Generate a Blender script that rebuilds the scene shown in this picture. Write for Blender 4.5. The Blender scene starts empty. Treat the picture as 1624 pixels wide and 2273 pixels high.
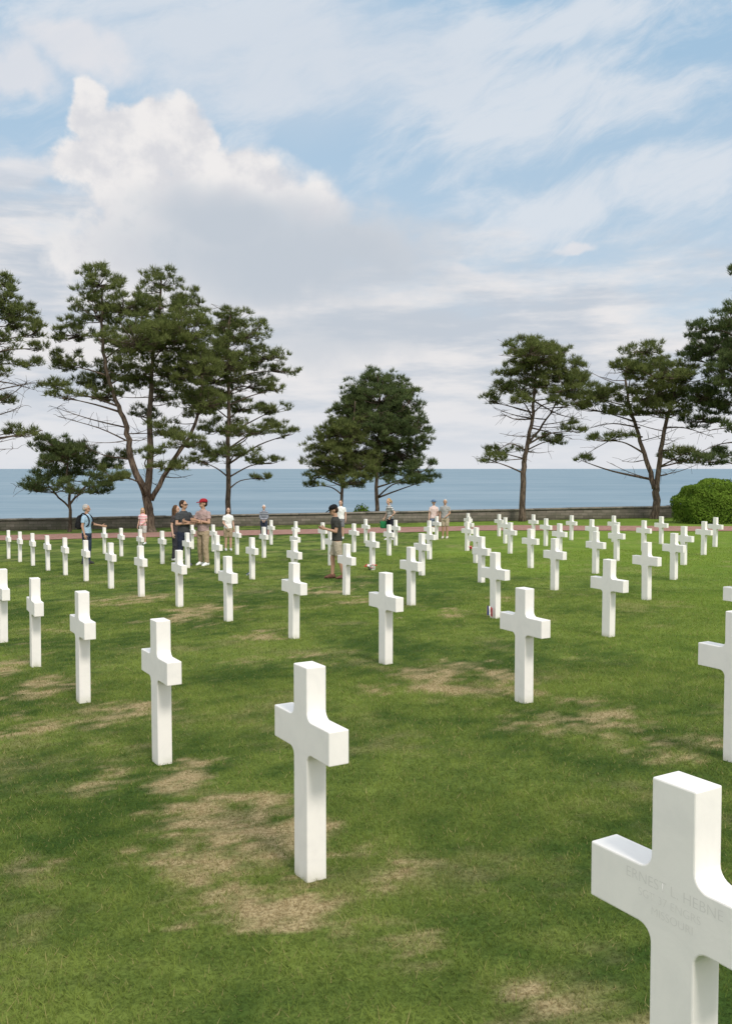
import bpy, bmesh, math, random
import numpy as np
from mathutils import Vector, Matrix
random.seed(7); rng = np.random.default_rng(7)
sc = bpy.context.scene; col = sc.collection
S = .94; F = 2000.; CX = 812.; CY = 1136.5; PITCH = math.atan(96.5/2000)
CAMZ = 1.715*S
def gz(x, y):
    X = x/S; Y = y/S
    return CAMZ - S*(1.715+.046*Y-.00026*Y*Y-.02*X) + .012*np.sin(.8*x+1.3)*np.sin(.7*y)
def ray(px, py):
    a = (px-CX)/F; b = (CY-py)/F
    c, s = math.cos(PITCH), math.sin(PITCH)
    return Vector((a, c+b*s, -s+b*c))
def P(px, py, y):
    d = ray(px, py); t = y/d.y
    return Vector((d.x*t, y, CAMZ+d.z*t))
def G(px, py):
    lo, hi = 1., 60.
    for _ in range(50):
        m = (lo+hi)/2; p = P(px, py, m)
        if p.z > gz(p.x, p.y): lo = m
        else: hi = m
    p = P(px, py, lo); p.z = gz(p.x, p.y); return p

def tag(o, label=None, cat=None, group=None, kind=None):
    if label: o['label'] = label
    if cat: o['category'] = cat
    if group: o['group'] = group
    if kind: o['kind'] = kind
    return o
def empty(name, loc, rz=0):
    o = bpy.data.objects.new(name, None); col.objects.link(o)
    o.location = loc; o.rotation_euler = (0, 0, rz); o.empty_display_size = .2
    return o
def link(name, me, m, parent=None, smooth=True):
    o = bpy.data.objects.new(name, me); col.objects.link(o)
    if m:
        me.materials.clear()
        for k in (m if isinstance(m, (list, tuple)) else [m]): me.materials.append(k)
    if smooth: me.polygons.foreach_set('use_smooth', [True]*len(me.polygons))
    if parent: o.parent = parent
    return o
def tri_mesh(name, V, T, colr=None):
    me = bpy.data.meshes.new(name); n = len(V); m = len(T)
    me.vertices.add(n); me.vertices.foreach_set('co', np.asarray(V, np.float32).ravel())
    me.loops.add(m*3); me.loops.foreach_set('vertex_index', np.asarray(T, np.int32).ravel())
    me.polygons.add(m); me.polygons.foreach_set('loop_start', np.arange(0, m*3, 3, dtype=np.int32))
    me.polygons.foreach_set('loop_total', np.full(m, 3, np.int32))
    me.update()
    if colr is not None:
        a = me.attributes.new('turf', 'FLOAT_COLOR', 'POINT'); a.data.foreach_set('color', np.asarray(colr, np.float32).ravel())
    else: me.validate()
    return me

# ------------------------------------------------------------------ node helpers
class NT:
    def __init__(s, nt): s.nt = nt
    def n(s, t, **kw):
        o = s.nt.nodes.new(t)
        for k, v in kw.items(): setattr(o, k, v)
        return o
    def put(s, sock, v):
        if isinstance(v, bpy.types.NodeSocket): s.nt.links.new(v, sock)
        else:
            try: sock.default_value = v
            except Exception: sock.default_value = tuple(v)+(1,)
    def M(s, op, a, b=None, c=None):
        o = s.n('ShaderNodeMath', operation=op); s.put(o.inputs[0], a)
        if b is not None: s.put(o.inputs[1], b)
        if c is not None: s.put(o.inputs[2], c)
        return o.outputs[0]
    def VM(s, op, a, b=None, scale=None):
        o = s.n('ShaderNodeVectorMath', operation=op); s.put(o.inputs[0], a)
        if b is not None: s.put(o.inputs[1], b)
        if scale is not None: s.put(o.inputs[3], scale)
        return o.outputs['Value'] if op in ('LENGTH', 'DOT_PRODUCT') else o.outputs[0]
    def ss(s, x, a, b, lo=0., hi=1., kind='SMOOTHSTEP'):
        o = s.n('ShaderNodeMapRange', interpolation_type=kind); s.put(o.inputs[0], x)
        for i, v in enumerate((a, b, lo, hi)): s.put(o.inputs[i+1], v)
        return o.outputs[0]
    def mix(s, f, a, b, bt='MIX'):
        o = s.n('ShaderNodeMix', data_type='RGBA', blend_type=bt); s.put(o.inputs[0], f); s.put(o.inputs[6], a); s.put(o.inputs[7], b)
        return o.outputs[2]
    def noise(s, v, scale, detail=4, rough=.5, dist=0., out=0):
        o = s.n('ShaderNodeTexNoise')
        if v is not None: s.put(o.inputs['Vector'], v)
        for k, x in (('Scale', scale), ('Detail', detail), ('Roughness', rough), ('Distortion', dist)): o.inputs[k].default_value = x
        return o.outputs[out]
    def xyz(s, v):
        o = s.n('ShaderNodeSeparateXYZ'); s.put(o.inputs[0], v); return o.outputs
    def comb(s, x, y, z=0.):
        o = s.n('ShaderNodeCombineXYZ')
        for i, v in enumerate((x, y, z)): s.put(o.inputs[i], v)
        return o.outputs[0]
    def coord(s, w='Object'): return s.n('ShaderNodeTexCoord').outputs[w]
    def pos(s): return s.n('ShaderNodeNewGeometry').outputs['Position']
    def island(s): return s.n('ShaderNodeNewGeometry').outputs['Random Per Island']
    def attr(s, name):
        o = s.n('ShaderNodeSeparateColor'); s.put(o.inputs[0], s.n('ShaderNodeAttribute', attribute_name=name).outputs['Color']); return o.outputs
    def bump(s, h, strength, dist=.01):
        o = s.n('ShaderNodeBump'); o.inputs['Strength'].default_value = strength; o.inputs['Distance'].default_value = dist
        s.put(o.inputs['Height'], h); return o.outputs[0]
def mat(name, build):
    m = bpy.data.materials.new(name); m.use_nodes = True; nt = m.node_tree; nt.nodes.clear()
    h = NT(nt); out = h.n('ShaderNodeOutputMaterial'); nt.links.new(build(h), out.inputs[0]); return m
def pbr(h, c, rough=.8, spec=.3, normal=None):
    b = h.n('ShaderNodeBsdfPrincipled'); h.put(b.inputs['Base Color'], c); h.put(b.inputs['Roughness'], rough)
    b.inputs['Specular IOR Level'].default_value = spec
    if normal is not None: h.put(b.inputs['Normal'], normal)
    return b.outputs[0]
def simple(name, c, rough=.8, spec=.3, var=.25, scale=9):
    def b(h):
        n = h.noise(h.coord(), scale, 3, .6)
        k = h.mix(h.ss(n, .3, .7, kind='LINEAR'), tuple(x*(1-var) for x in c), tuple(min(1, x*(1+var)) for x in c))
        return pbr(h, k, rough, spec)
    return mat(name, b)
def leafy(h, c, tr=.3):
    d = h.n('ShaderNodeBsdfDiffuse'); h.put(d.inputs[0], c)
    t = h.n('ShaderNodeBsdfTranslucent'); h.put(t.inputs[0], c)
    m = h.n('ShaderNodeMixShader'); m.inputs[0].default_value = tr
    h.nt.links.new(d.outputs[0], m.inputs[1]); h.nt.links.new(t.outputs[0], m.inputs[2]); return m.outputs[0]

# ---- turf fields (numpy value noise), stored on the lawn and the blades as an attribute: dry, tone, painted sunlight tint
def vnoise(x, y, seed):
    xi = np.floor(x).astype(np.int64); yi = np.floor(y).astype(np.int64); fx = x-xi; fy = y-yi
    fx = fx*fx*(3-2*fx); fy = fy*fy*(3-2*fy)
    def hsh(a, b):
        q = (a*374761393+b*668265263+seed*974634777) & 0xFFFFFFFF
        q = ((q ^ (q >> 13))*1274126177) & 0xFFFFFFFF
        return ((q ^ (q >> 16)) & 0xFFFF)/65535.
    return (hsh(xi, yi)*(1-fx)+hsh(xi+1, yi)*fx)*(1-fy)+(hsh(xi, yi+1)*(1-fx)+hsh(xi+1, yi+1)*fx)*fy
def fbm(x, y, s, oct=4, seed=1, rough=.55):
    t = 0; a = 1; tot = 0
    for k in range(oct):
        t = t+a*vnoise(x*s*2**k+17.3*k, y*s*2**k-9.1*k, seed+k); tot += a; a *= rough
    return t/tot
def sst(x, a, b):
    t = np.clip((x-a)/(b-a), 0, 1); return t*t*(3-2*t)
PATCH = [(540, 1885, 200, 90, 1.1), (690, 1985, 240, 62, 1.1), (860, 1930, 110, 60, .8), (390, 1728, 140, 42, 1.), (205, 1590, 125, 38, .95), (100, 1530, 90, 30, .85), (30, 1475, 80, 24, .8),
    (530, 1775, 100, 45, .75), (20, 1437, 60, 14, .6), (990, 1505, 150, 38, .9), (1090, 1535, 110, 28, .8), (1320, 1600, 180, 46, .75), (1470, 1655, 130, 40, .75), (720, 1455, 80, 18, .8),
    (600, 1410, 80, 17, .9), (430, 1365, 95, 19, .9), (290, 1330, 95, 15, .85), (1000, 1362, 65, 13, .85), (720, 1312, 70, 10, .7), (880, 2060, 130, 55, .5), (1200, 2225, 170, 45, .6),
    (40, 1930, 90, 40, .4), (1060, 2250, 120, 40, .45), (800, 1335, 60, 9, .6), (240, 1655, 100, 25, .55), (520, 1475, 55, 10, .5), (1150, 1330, 60, 9, .5), (130, 1390, 60, 10, .5), (470, 1830, 120, 45, .75)]
PW = []
for (a, b, ra, rb, st) in PATCH:
    c = G(a, b); e = G(a, b-rb); f = G(a, b+rb); PW.append((c.x, c.y, ra*c.y/F, (e.y-f.y)/2, st))
def turf(x, y):
    m = np.full(x.shape, -.6)
    am = .35+.03*np.clip(y, 0, 25)
    wx_ = x+(fbm(x, y, 2.3, 4, 51, .6)-.5)*2*am; wy_ = y+(fbm(x, y, 2.3, 4, 61, .6)-.5)*2*am
    for (cx, cy, rx, ry, st) in PW:
        q = ((wx_-cx)/rx)**2+((wy_-cy)/ry)**2
        m = np.maximum(m, st*(1-q*.75))
    n1 = fbm(x, y, 3.8, 4, 3, .65); n2 = fbm(x, y, 19, 3, 11, .75)
    dry = sst(m*.62+(n1-.5)*1.25+(n2-.5)*1.05, .10, .74)
    dry = np.maximum(dry, .3*sst(fbm(x, y, 1.3, 5, 31, .65)+(n2-.5)*.3, .58, .80)*(y < 40))
    tone = np.clip(.5+(fbm(x, y, .9, 5, 21, .62)-.5)*2.1+(fbm(x, y, 7., 3, 71, .6)-.5)*1.3, 0, 1)
    sunny_tint = sst(x*.9+(fbm(x, y, .22, 3, 41)-.5)*10, -.5, 7)*sst(y, 5, 14)  # sunlit grass towards the right, sunlight put into the lawn colour
    return np.stack([dry, tone, sunny_tint, np.ones_like(dry)], -1)
def turf_col(h):
    d, t, l = h.attr('turf')[:3]
    g = h.mix(t, (.048, .090, .018), (.195, .250, .055))
    g = h.mix(h.M('MULTIPLY', l, .65), g, (.205, .310, .040))
    return g, d
def straw(h, g, d, f):
    return h.mix(h.M('MULTIPLY', d, .90), g, h.mix(f, (.215, .160, .078), (.50, .39, .225)))
M = {}
def b_ground(h):
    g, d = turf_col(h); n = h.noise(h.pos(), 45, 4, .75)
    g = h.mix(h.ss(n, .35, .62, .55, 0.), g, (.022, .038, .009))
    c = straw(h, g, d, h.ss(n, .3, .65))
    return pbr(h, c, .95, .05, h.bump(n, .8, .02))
def b_blade(h):
    r = h.island(); g, d = turf_col(h)
    g = h.mix(h.ss(r, 0., 1., 0., .45, 'LINEAR'), g, (.215, .275, .06))
    g = h.mix(h.ss(r, .92, .94, 0., .6), g, (.40, .31, .16))
    return leafy(h, straw(h, g, d, r), .3)
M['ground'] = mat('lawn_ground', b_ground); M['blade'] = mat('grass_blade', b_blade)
def b_marble(h):
    p = h.coord(); o = h.n('ShaderNodeObjectInfo').outputs['Random']
    v = h.VM('ADD', p, h.comb(h.M('MULTIPLY', o, 30.), o, 0.))
    n = h.noise(v, 6, 4, .6, 1.2); n2 = h.noise(v, 70, 2, .6)
    c = h.mix(h.ss(n, .35, .75), (.835, .805, .775), (.78, .755, .73))
    z = h.xyz(p)[2]
    c = h.mix(h.M('MULTIPLY', h.ss(z, .0, .08, 1., 0.), h.ss(n, .35, .7, .2, .6)), c, (.45, .44, .32))
    return pbr(h, c, .5, .3, h.bump(n2, .10, .003))
M['marble'] = mat('white_marble', b_marble)
M['engraving'] = simple('engraved_letters', (.71, .685, .66), .7, .2, .04)
def b_sea(h):
    p = h.pos(); x, y, z = h.xyz(p)[:3]
    v = h.comb(h.M('MULTIPLY', x, .3), y, 0.)
    n = h.noise(v, .0045, 4, .6); m = h.noise(v, .03, 4, .65); w = h.noise(v, .25, 3, .6)
    c = h.mix(h.ss(n, .35, .68), (.115, .195, .255), (.185, .262, .318))
    c = h.mix(h.ss(m, .45, .75, 0., .7), c, (.23, .305, .36))
    return pbr(h, c, .45, .2, h.bump(w, .25, 1.))
M['sea'] = mat('sea_water', b_sea)
def b_path(h):
    p = h.pos(); n = h.noise(p, 3, 4, .7); g = h.noise(p, 60, 2, .8)
    c = h.mix(h.ss(n, .3, .7), (.25, .125, .10), (.36, .21, .17)); c = h.mix(h.ss(g, .4, .7, 0., .4), c, (.40, .29, .25))
    return pbr(h, c, .95, .1, h.bump(g, .5, .02))
M['path'] = mat('red_gravel', b_path)
def b_stone(h):
    p = h.coord(); x, y, z = h.xyz(p)[:3]
    b = h.n('ShaderNodeTexBrick'); h.put(b.inputs['Vector'], h.comb(x, z, 0.))
    for k, v in (('Scale', 1.), ('Mortar Size', .012), ('Brick Width', .55), ('Row Height', .17)): b.inputs[k].default_value = v
    b.inputs['Color1'].default_value = (.12, .105, .085, 1); b.inputs['Color2'].default_value = (.20, .175, .145, 1); b.inputs['Mortar'].default_value = (.07, .065, .055, 1)
    n = h.noise(p, 2.5, 4, .7)
    c = h.mix(h.ss(n, .35, .7, 0., .6), b.outputs[0], (.08, .085, .055))
    return pbr(h, c, .9, .2, h.bump(n, .6, .03))
M['stone'] = mat('rough_stone', b_stone)
M['coping'] = simple('coping_stone', (.21, .19, .165), .9, .2, .35, 3)
def b_bark(h):
    p = h.coord(); x, y, z = h.xyz(p)[:3]
    n = h.noise(h.comb(x, y, h.M('MULTIPLY', z, .25)), 9, 4, .7)
    c = h.mix(h.ss(n, .35, .7), (.05, .038, .03), (.19, .145, .11))
    return pbr(h, c, .95, .1, h.bump(n, .8, .05))
M['bark'] = mat('pine_bark', b_bark)
def needles(name, a, b, c):
    def f(h):
        r = h.island(); n = h.noise(h.pos(), 1.0, 2, .6)
        k = h.mix(h.ss(n, .35, .65), a, b); k = h.mix(h.ss(r, .2, 1., 0., .6, 'LINEAR'), k, c)
        return leafy(h, k, .28)
    return mat(name, f)
M['needle'] = needles('pine_needles', (.076, .104, .034), (.140, .168, .055), (.205, .225, .080))
M['needle_dark'] = needles('dark_pine_needles', (.058, .090, .038), (.108, .145, .055), (.16, .192, .070))
M['leaf'] = needles('hedge_leaves', (.075, .145, .018), (.145, .235, .030), (.21, .30, .052))
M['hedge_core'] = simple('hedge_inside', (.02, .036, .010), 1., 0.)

# ------------------------------------------------------------------ world
w = bpy.data.worlds.new('World'); sc.world = w; w.use_nodes = True
nt = w.node_tree; nt.nodes.clear(); h = NT(nt)
SUN_AZ = math.radians(152); SUN_EL = math.radians(47)
def uv(px, py):
    d = ray(px, py); return math.atan2(d.x, d.y), d.z/math.hypot(d.x, d.y)
g = h.coord('Generated'); x, y, z = h.xyz(g)[:3]
U = h.M('ARCTAN2', x, y)
V = h.M('MINIMUM', h.M('DIVIDE', z, h.M('MAXIMUM', h.M('SQRT', h.M('ADD', h.M('MULTIPLY', x, x), h.M('MULTIPLY', y, y))), .02)), 3.)
p = h.comb(U, V, 0.)
def warp(v, sc_, amp, det=4, off=(0, 0, 0)):
    c = h.noise(h.VM('ADD', v, off), sc_, det, .52, 0., 1)
    return h.VM('SCALE', h.VM('SUBTRACT', c, (.5, .5, .5)), None, amp)
pw = h.VM('ADD', p, warp(p, 11, .078, 5))
ps = h.VM('ADD', p, warp(p, 5, .10, 3, (9, 1, 3)))
def blob(v, px, py, rx, ry):
    c = uv(px, py)
    d = h.VM('LENGTH', h.VM('MULTIPLY', h.VM('SUBTRACT', v, (c[0], c[1], 0)), (2000/rx, 2000/ry, 0)))
    return h.M('SUBTRACT', 1., d)
def smax(lst, k=.25):
    o = lst[0]
    for q in lst[1:]: o = h.M('SMOOTH_MAX', o, q, k)
    return o
cum = smax([blob(pw, *b) for b in ((190, 248, 58, 75), (310, 295, 135, 95), (415, 312, 95, 95), (540, 400, 170, 105), (690, 448, 110, 80),
    (250, 365, 150, 75), (430, 470, 270, 130), (790, 540, 280, 100), (520, 580, 430, 120))], .15)
fb = h.noise(p, 26, 5, .55)
fc = h.M('SUBTRACT', fb, .5)
cumf = h.M('ADD', cum, h.M('MULTIPLY', fc, .62))
soft = h.ss(U, -.18, .06, .24, .80, 'LINEAR')
cmask = h.ss(cumf, .0, soft)
small = smax([blob(pw, *b) for b in ((60, 370, 85, 45), (330, 445, 45, 35), (1050, 595, 110, 24), (1270, 560, 70, 16), (170, 120, 150, 60), (20, 150, 110, 70))], .1)
smask = h.M('MULTIPLY', h.ss(h.M('ADD', small, h.M('MULTIPLY', fc, .7)), 0., .65), .75)
edge = h.ss(U, -.35, .35, .285, .195, 'LINEAR')
dn = h.noise(h.comb(h.M('MULTIPLY', U, 3.2), h.M('MULTIPLY', V, 10.), 0.), 2.2, 5, .58)
dn2 = h.noise(h.comb(h.M('MULTIPLY', U, 2.2), h.M('MULTIPLY', V, 11.), 3.), 2.8, 5, .58)
deck = h.M('ADD', h.M('SUBTRACT', edge, V), h.M('MULTIPLY', h.M('SUBTRACT', dn, .5), .26))
dmask = h.ss(deck, -.05, .06)
xu, xv = h.xyz(ps)[:2]
ca, sa = math.cos(math.radians(24)), math.sin(math.radians(24))
s1 = h.M('ADD', h.M('MULTIPLY', xu, ca), h.M('MULTIPLY', xv, sa)); s2 = h.M('SUBTRACT', h.M('MULTIPLY', xv, ca), h.M('MULTIPLY', xu, sa))
ci = h.noise(h.comb(h.M('MULTIPLY', s1, 3.2), h.M('MULTIPLY', s2, 8.5), 1.7), 2.6, 7, .64, .2)
zone = smax([blob(ps, *b) for b in ((1180, 240, 420, 110), (600, 110, 600, 170), (1150, 60, 480, 80), (1240, 470, 240, 70), (1540, 400, 160, 90))], .3)
cir = h.M('MULTIPLY', h.ss(h.M('ADD', ci, h.M('MULTIPLY', h.ss(zone, -.4, .8), .32)), .48, .87), .82)
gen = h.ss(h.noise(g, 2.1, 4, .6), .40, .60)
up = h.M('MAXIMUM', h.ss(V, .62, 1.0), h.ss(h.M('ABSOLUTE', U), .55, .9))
sky = h.n('ShaderNodeTexSky', sky_type='NISHITA'); sky.sun_disc = False
sky.sun_elevation = SUN_EL; sky.sun_rotation = SUN_AZ; sky.air_density = 1.; sky.dust_density = 1.5
K = 10.
def C(r, g_, b): return (r*K, g_*K, b*K, 1)
base = h.mix(.80, sky.outputs[0], h.mix(h.ss(V, .12, .52), C(.58, .705, .82), C(.40, .61, .81)))
c = h.mix(cir, base, C(.735, .775, .83))
c = h.mix(h.M('MULTIPLY', h.ss(blob(ps, 600, 140, 640, 200), -.1, .8), .65), c, C(.635, .695, .775))
c = h.mix(smask, c, C(.79, .78, .805))
dcol = h.mix(h.ss(dn2, .36, .62), C(.55, .605, .68), C(.82, .805, .81))
dcol = h.mix(h.ss(V, .12, .0, 0., .75), dcol, C(.73, .755, .80))
c = h.mix(dmask, c, dcol)
grey = h.ss(h.M('ADD', smax([blob(ps, 660, 565, 470, 140), blob(ps, 480, 480, 220, 80), blob(ps, 760, 720, 330, 90)], .2), h.M('MULTIPLY', fc, .8)), -.15, .8)
ccol = h.mix(grey, h.mix(h.ss(fb, .33, .64), C(.70, .705, .74), C(.865, .845, .84)), C(.53, .585, .655))
c = h.mix(cmask, c, ccol)
c = h.mix(h.M('MULTIPLY', grey, .7), c, C(.55, .60, .665))
c = h.mix(h.M('MULTIPLY', up, gen), c, C(1.45, 1.42, 1.38))  # bright clouds added overhead and behind, out of view, to lift ambient light
below = h.ss(V, -.012, -.002, 1., 0.)
c = h.mix(below, c, C(.18, .22, .25))
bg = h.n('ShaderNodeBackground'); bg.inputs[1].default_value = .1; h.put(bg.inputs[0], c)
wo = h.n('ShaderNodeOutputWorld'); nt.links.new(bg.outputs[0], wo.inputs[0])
sl = bpy.data.lights.new('sun', 'SUN'); sl.energy = 2.6; sl.angle = math.radians(14); sl.color = (1, .93, .82)
so = bpy.data.objects.new('sun', sl); col.objects.link(so)
sd = Vector((math.sin(SUN_AZ)*math.cos(SUN_EL), math.cos(SUN_AZ)*math.cos(SUN_EL), math.sin(SUN_EL)))
so.rotation_euler = sd.to_track_quat('Z', 'Y').to_euler(); so.location = sd*40
cam = bpy.data.cameras.new('camera'); co = bpy.data.objects.new('camera', cam); col.objects.link(co); sc.camera = co
cam.sensor_fit = 'VERTICAL'; cam.sensor_height = 36; cam.lens = 36*F/2273; cam.clip_end = 300000; cam.clip_start = .05
co.location = (0, 0, CAMZ); co.rotation_euler = (math.pi/2-PITCH, 0, 0)
sc.view_settings.view_transform = 'Standard'; sc.view_settings.look = 'None'; sc.view_settings.exposure = 0

# ------------------------------------------------------------------ ground, path, sea
xs = np.concatenate([np.arange(-110, -16, 1.), np.arange(-16, 16, .08), np.arange(16, 110.1, 1.)])
yl = [1.7]
while yl[-1] < 60.5: yl.append(yl[-1]*1.0115+.004)
ys = np.concatenate([np.arange(-20, 1.6, .5), yl, [62.5, 66, 76, 130]])
X, Y = np.meshgrid(xs, ys); Z = gz(X, Y)
for k, dz in ((-3, 2.), (-2, 11.)): Z[k] = gz(xs, 61.)-dz
Z[-1] = -46
idx = np.arange(X.size).reshape(X.shape)
a, b, c_, d = idx[:-1, :-1].ravel(), idx[:-1, 1:].ravel(), idx[1:, 1:].ravel(), idx[1:, :-1].ravel()
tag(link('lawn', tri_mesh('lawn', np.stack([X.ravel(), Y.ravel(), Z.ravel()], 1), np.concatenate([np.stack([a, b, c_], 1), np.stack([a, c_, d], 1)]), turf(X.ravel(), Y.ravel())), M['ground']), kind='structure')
def strip(name, xs, y0, y1, dz, m, ny=5):
    V = []; T = []
    for x in xs:
        for j in range(ny):
            y = y0(x)+(y1(x)-y0(x))*j/(ny-1); V.append((x, y, gz(x, y)+dz))
    for i in range(len(xs)-1):
        for j in range(ny-1):
            k = i*ny+j; T += [(k, k+ny, k+ny+1), (k, k+ny+1, k+1)]
    return tag(link(name, tri_mesh(name, V, T), m), kind='structure')
def pn(x): return (45.4 - max(0, x-7)*.62 + max(0, x-18)*.62)*S
strip('footpath', np.arange(-100, 100, .5), lambda x: pn(x)+.06*math.sin(x*1.7), lambda x: pn(x)+5.4+.06*math.sin(x*2.3), .02, M['path'], 13)
sea = bpy.data.meshes.new('sea'); sea.from_pydata([(-90000, 90, -45), (90000, 90, -45), (90000, 120000, -45), (-90000, 120000, -45)], [], [(0, 1, 2, 3)])
tag(link('sea', sea, M['sea']), kind='structure')

# grass blades
Vs = []; Cs = []
def blades(y0, y1, dens, hh, ww):
    A = .5*(y1*y1-y0*y0)*.96+2.0*(y1-y0); n = int(A*dens)
    y = np.sqrt(rng.uniform(y0*y0, y1*y1, n)); x = rng.uniform(-1, 1, n)*(.48*y+.5)
    tf = turf(x, y)
    hgt = hh*rng.uniform(.5, 1.2, n)*(1-.35*tf[:, 0])*(.7+.6*tf[:, 1]); th = rng.uniform(0, 2*np.pi, n); wd = ww*rng.uniform(.7, 1.3, n)
    la = rng.uniform(0, 2*np.pi, n); ln = hgt*rng.uniform(.2, 1.5, n)
    z = gz(x, y)-.004
    b0 = np.stack([x-np.cos(th)*wd, y-np.sin(th)*wd, z], 1); b1 = np.stack([x+np.cos(th)*wd, y+np.sin(th)*wd, z], 1)
    t = np.stack([x+np.cos(la)*ln, y+np.sin(la)*ln, z+hgt], 1)
    Vs.append(np.stack([b0, b1, t], 1).reshape(-1, 3)); Cs.append(np.repeat(tf, 3, 0))
blades(2.2, 5, 7000, .027, .0021); blades(5, 9, 3600, .028, .003); blades(9, 16, 1400, .028, .0045); blades(16, 28, 350, .03, .007)
Vg = np.concatenate(Vs)
tag(link('grass', tri_mesh('grass', Vg, np.arange(len(Vg)).reshape(-1, 3), np.concatenate(Cs)), M['blade'], smooth=False), 'short mown green lawn grass with dry straw patches', 'grass', kind='stuff')

# ------------------------------------------------------------------ crosses
def cross_mesh():
    hw, L, zb, zt, H, r, t = .064, .264, .568, .712, .94, .038, .047
    q = [(hw, -.12)]
    for k in range(7):
        a = math.radians(180-90*k/6); q.append((hw+r+r*math.cos(a), zb-r+r*math.sin(a)))
    q += [(L, zb), (L, zt)]
    for k in range(7):
        a = math.radians(270-90*k/6); q.append((hw+r+r*math.cos(a), zt+r+r*math.sin(a)))
    q += [(hw, H)]
    q = q+[(-x, z) for x, z in reversed(q)]
    bm = bmesh.new()
    f = bm.faces.new([bm.verts.new((x, -t, z)) for x, z in q])
    e = bmesh.ops.extrude_face_region(bm, geom=[f])
    for v in e['geom']:
        if isinstance(v, bmesh.types.BMVert): v.co.y = t
    bmesh.ops.recalc_face_normals(bm, faces=bm.faces)
    ed = [e for e in bm.edges if len(e.link_faces) == 2 and e.calc_face_angle(0) > .6]
    bmesh.ops.bevel(bm, geom=ed, offset=.0045, segments=2, profile=.5, affect='EDGES')
    me = bpy.data.meshes.new('grave_cross'); bm.to_mesh(me); bm.free()
    for p_ in me.polygons: p_.use_smooth = False
    return me
CM = cross_mesh()
ORD = ['first', 'second', 'third', 'fourth', 'fifth', 'sixth', 'seventh', 'eighth', 'ninth', 'tenth', 'eleventh', 'twelfth', 'thirteenth', 'fourteenth', 'fifteenth']
ROWN = [1.875, 5.13, 8.48, 11.95, 15.35, 18.65, 22.1, 25.5]; PH = [-.026, 0, 0, .1, .12, .22, .17, .17]
RNG = [(-1, 4), (0, 13), (1, 13), (3, 13), (4, 13), (5, 12), (6, 12), (7, 13)]
OV = {(0, -1): (1.84, 1.53), (1, 0): (5.06, 3.82), (0, 0): (1.858, 3.69), (2, 1): (8.48, 6.30)}
SPEC = {(0, -1): 'largest white marble cross, engraved with a name, cut off at the lower right',
        (0, 0): 'white marble cross standing in the centre foreground by a large dry patch',
        (1, 0): 'white marble cross cut in half by the right edge, above the largest cross',
        (2, 3): 'white marble cross with a small blue white red flag leaning at its foot',
        (3, 7): 'white marble cross with a small red bouquet lying at its foot',
        (2, 1): 'white marble cross of which only an arm tip shows at the right edge'}
crosses = {}
NX_, NY_ = .863, .505; ANG = math.atan2(NX_, -NY_)
for k in range(8):
    m0, m1 = RNG[k]
    for m in range(m0, m1+1):
        n, u = OV.get((k, m), (ROWN[k], 3.73+PH[k]*2.305+2.305*m))
        xw = S*(NX_*n-NY_*u); yw = S*(NY_*n+NX_*u)
        o = bpy.data.objects.new('grave_cross', CM); col.objects.link(o)
        if not CM.materials: CM.materials.append(M['marble'])
        o.location = (xw, yw, gz(xw, yw)+random.uniform(-.012, .01))
        o.rotation_euler = (random.gauss(0, .006), random.gauss(0, .006), ANG+random.gauss(0, .012))
        row = 'front' if k == 0 else ORD[k]
        lab = SPEC.get((k, m), f'white marble cross, {ORD[m-m0]} from the near right end of the {row} row' + ('' if k == 0 else ' from front'))
        tag(o, lab, 'cross', 'white marble crosses in rows on the lawn'); crosses[(k, m)] = o
big = crosses[(0, -1)]
def text(line, size, z, x0, parent):
    cu = bpy.data.curves.new('t', 'FONT'); cu.body = line; cu.size = size; cu.align_x = 'CENTER'; cu.extrude = 0; cu.offset = -.0006
    t = bpy.data.objects.new('t', cu); col.objects.link(t); bpy.context.view_layer.update()
    me = bpy.data.meshes.new_from_object(t.evaluated_get(bpy.context.evaluated_depsgraph_get())); bpy.data.objects.remove(t)
    me.transform(Matrix(((-1, 0, 0, x0), (0, 0, 1, .0474), (0, 1, 0, z), (0, 0, 0, 1))))
    o = link('inscription', me, M['engraving'], parent, False); return o
text('ERNEST L. HEBNE', .037, .668, 0, big); text('SGT 37 ENGRS', .029, .634, .01, big); text('MISSOURI', .029, .601, 0, big)

# ------------------------------------------------------------------ tubes etc
class MB:
    def __init__(s): s.V = []; s.T = []; s.n = 0
    def add(s, V, T):
        s.V.append(np.asarray(V, float)); s.T.append(np.asarray(T, int)+s.n); s.n += len(V)
    def tube(s, pts, rad, sides=7):
        pts = [Vector(q) for q in pts]; n = len(pts); V = []; T = []
        ref = Vector((0.31, .9, .2))
        for i, q in enumerate(pts):
            t = (pts[min(i+1, n-1)]-pts[max(i-1, 0)]).normalized()
            a = t.cross(ref)
            if a.length < .05: a = t.cross(Vector((1, 0, 0)))
            a.normalize(); b = t.cross(a)
            for k in range(sides):
                th = 2*math.pi*k/sides; V.append(q+(a*math.cos(th)+b*math.sin(th))*rad[i])
        for i in range(n-1):
            for k in range(sides):
                p0 = i*sides+k; p1 = i*sides+(k+1) % sides
                T += [(p0, p1, p1+sides), (p0, p1+sides, p0+sides)]
        c0 = len(V); V += [pts[0], pts[-1]]
        for k in range(sides):
            T += [(c0, (k+1) % sides, k), (c0+1, (n-1)*sides+k, (n-1)*sides+(k+1) % sides)]
        s.add([tuple(v) for v in V], T)
    def mesh(s, name): return tri_mesh(name, np.concatenate(s.V), np.concatenate(s.T))
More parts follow.
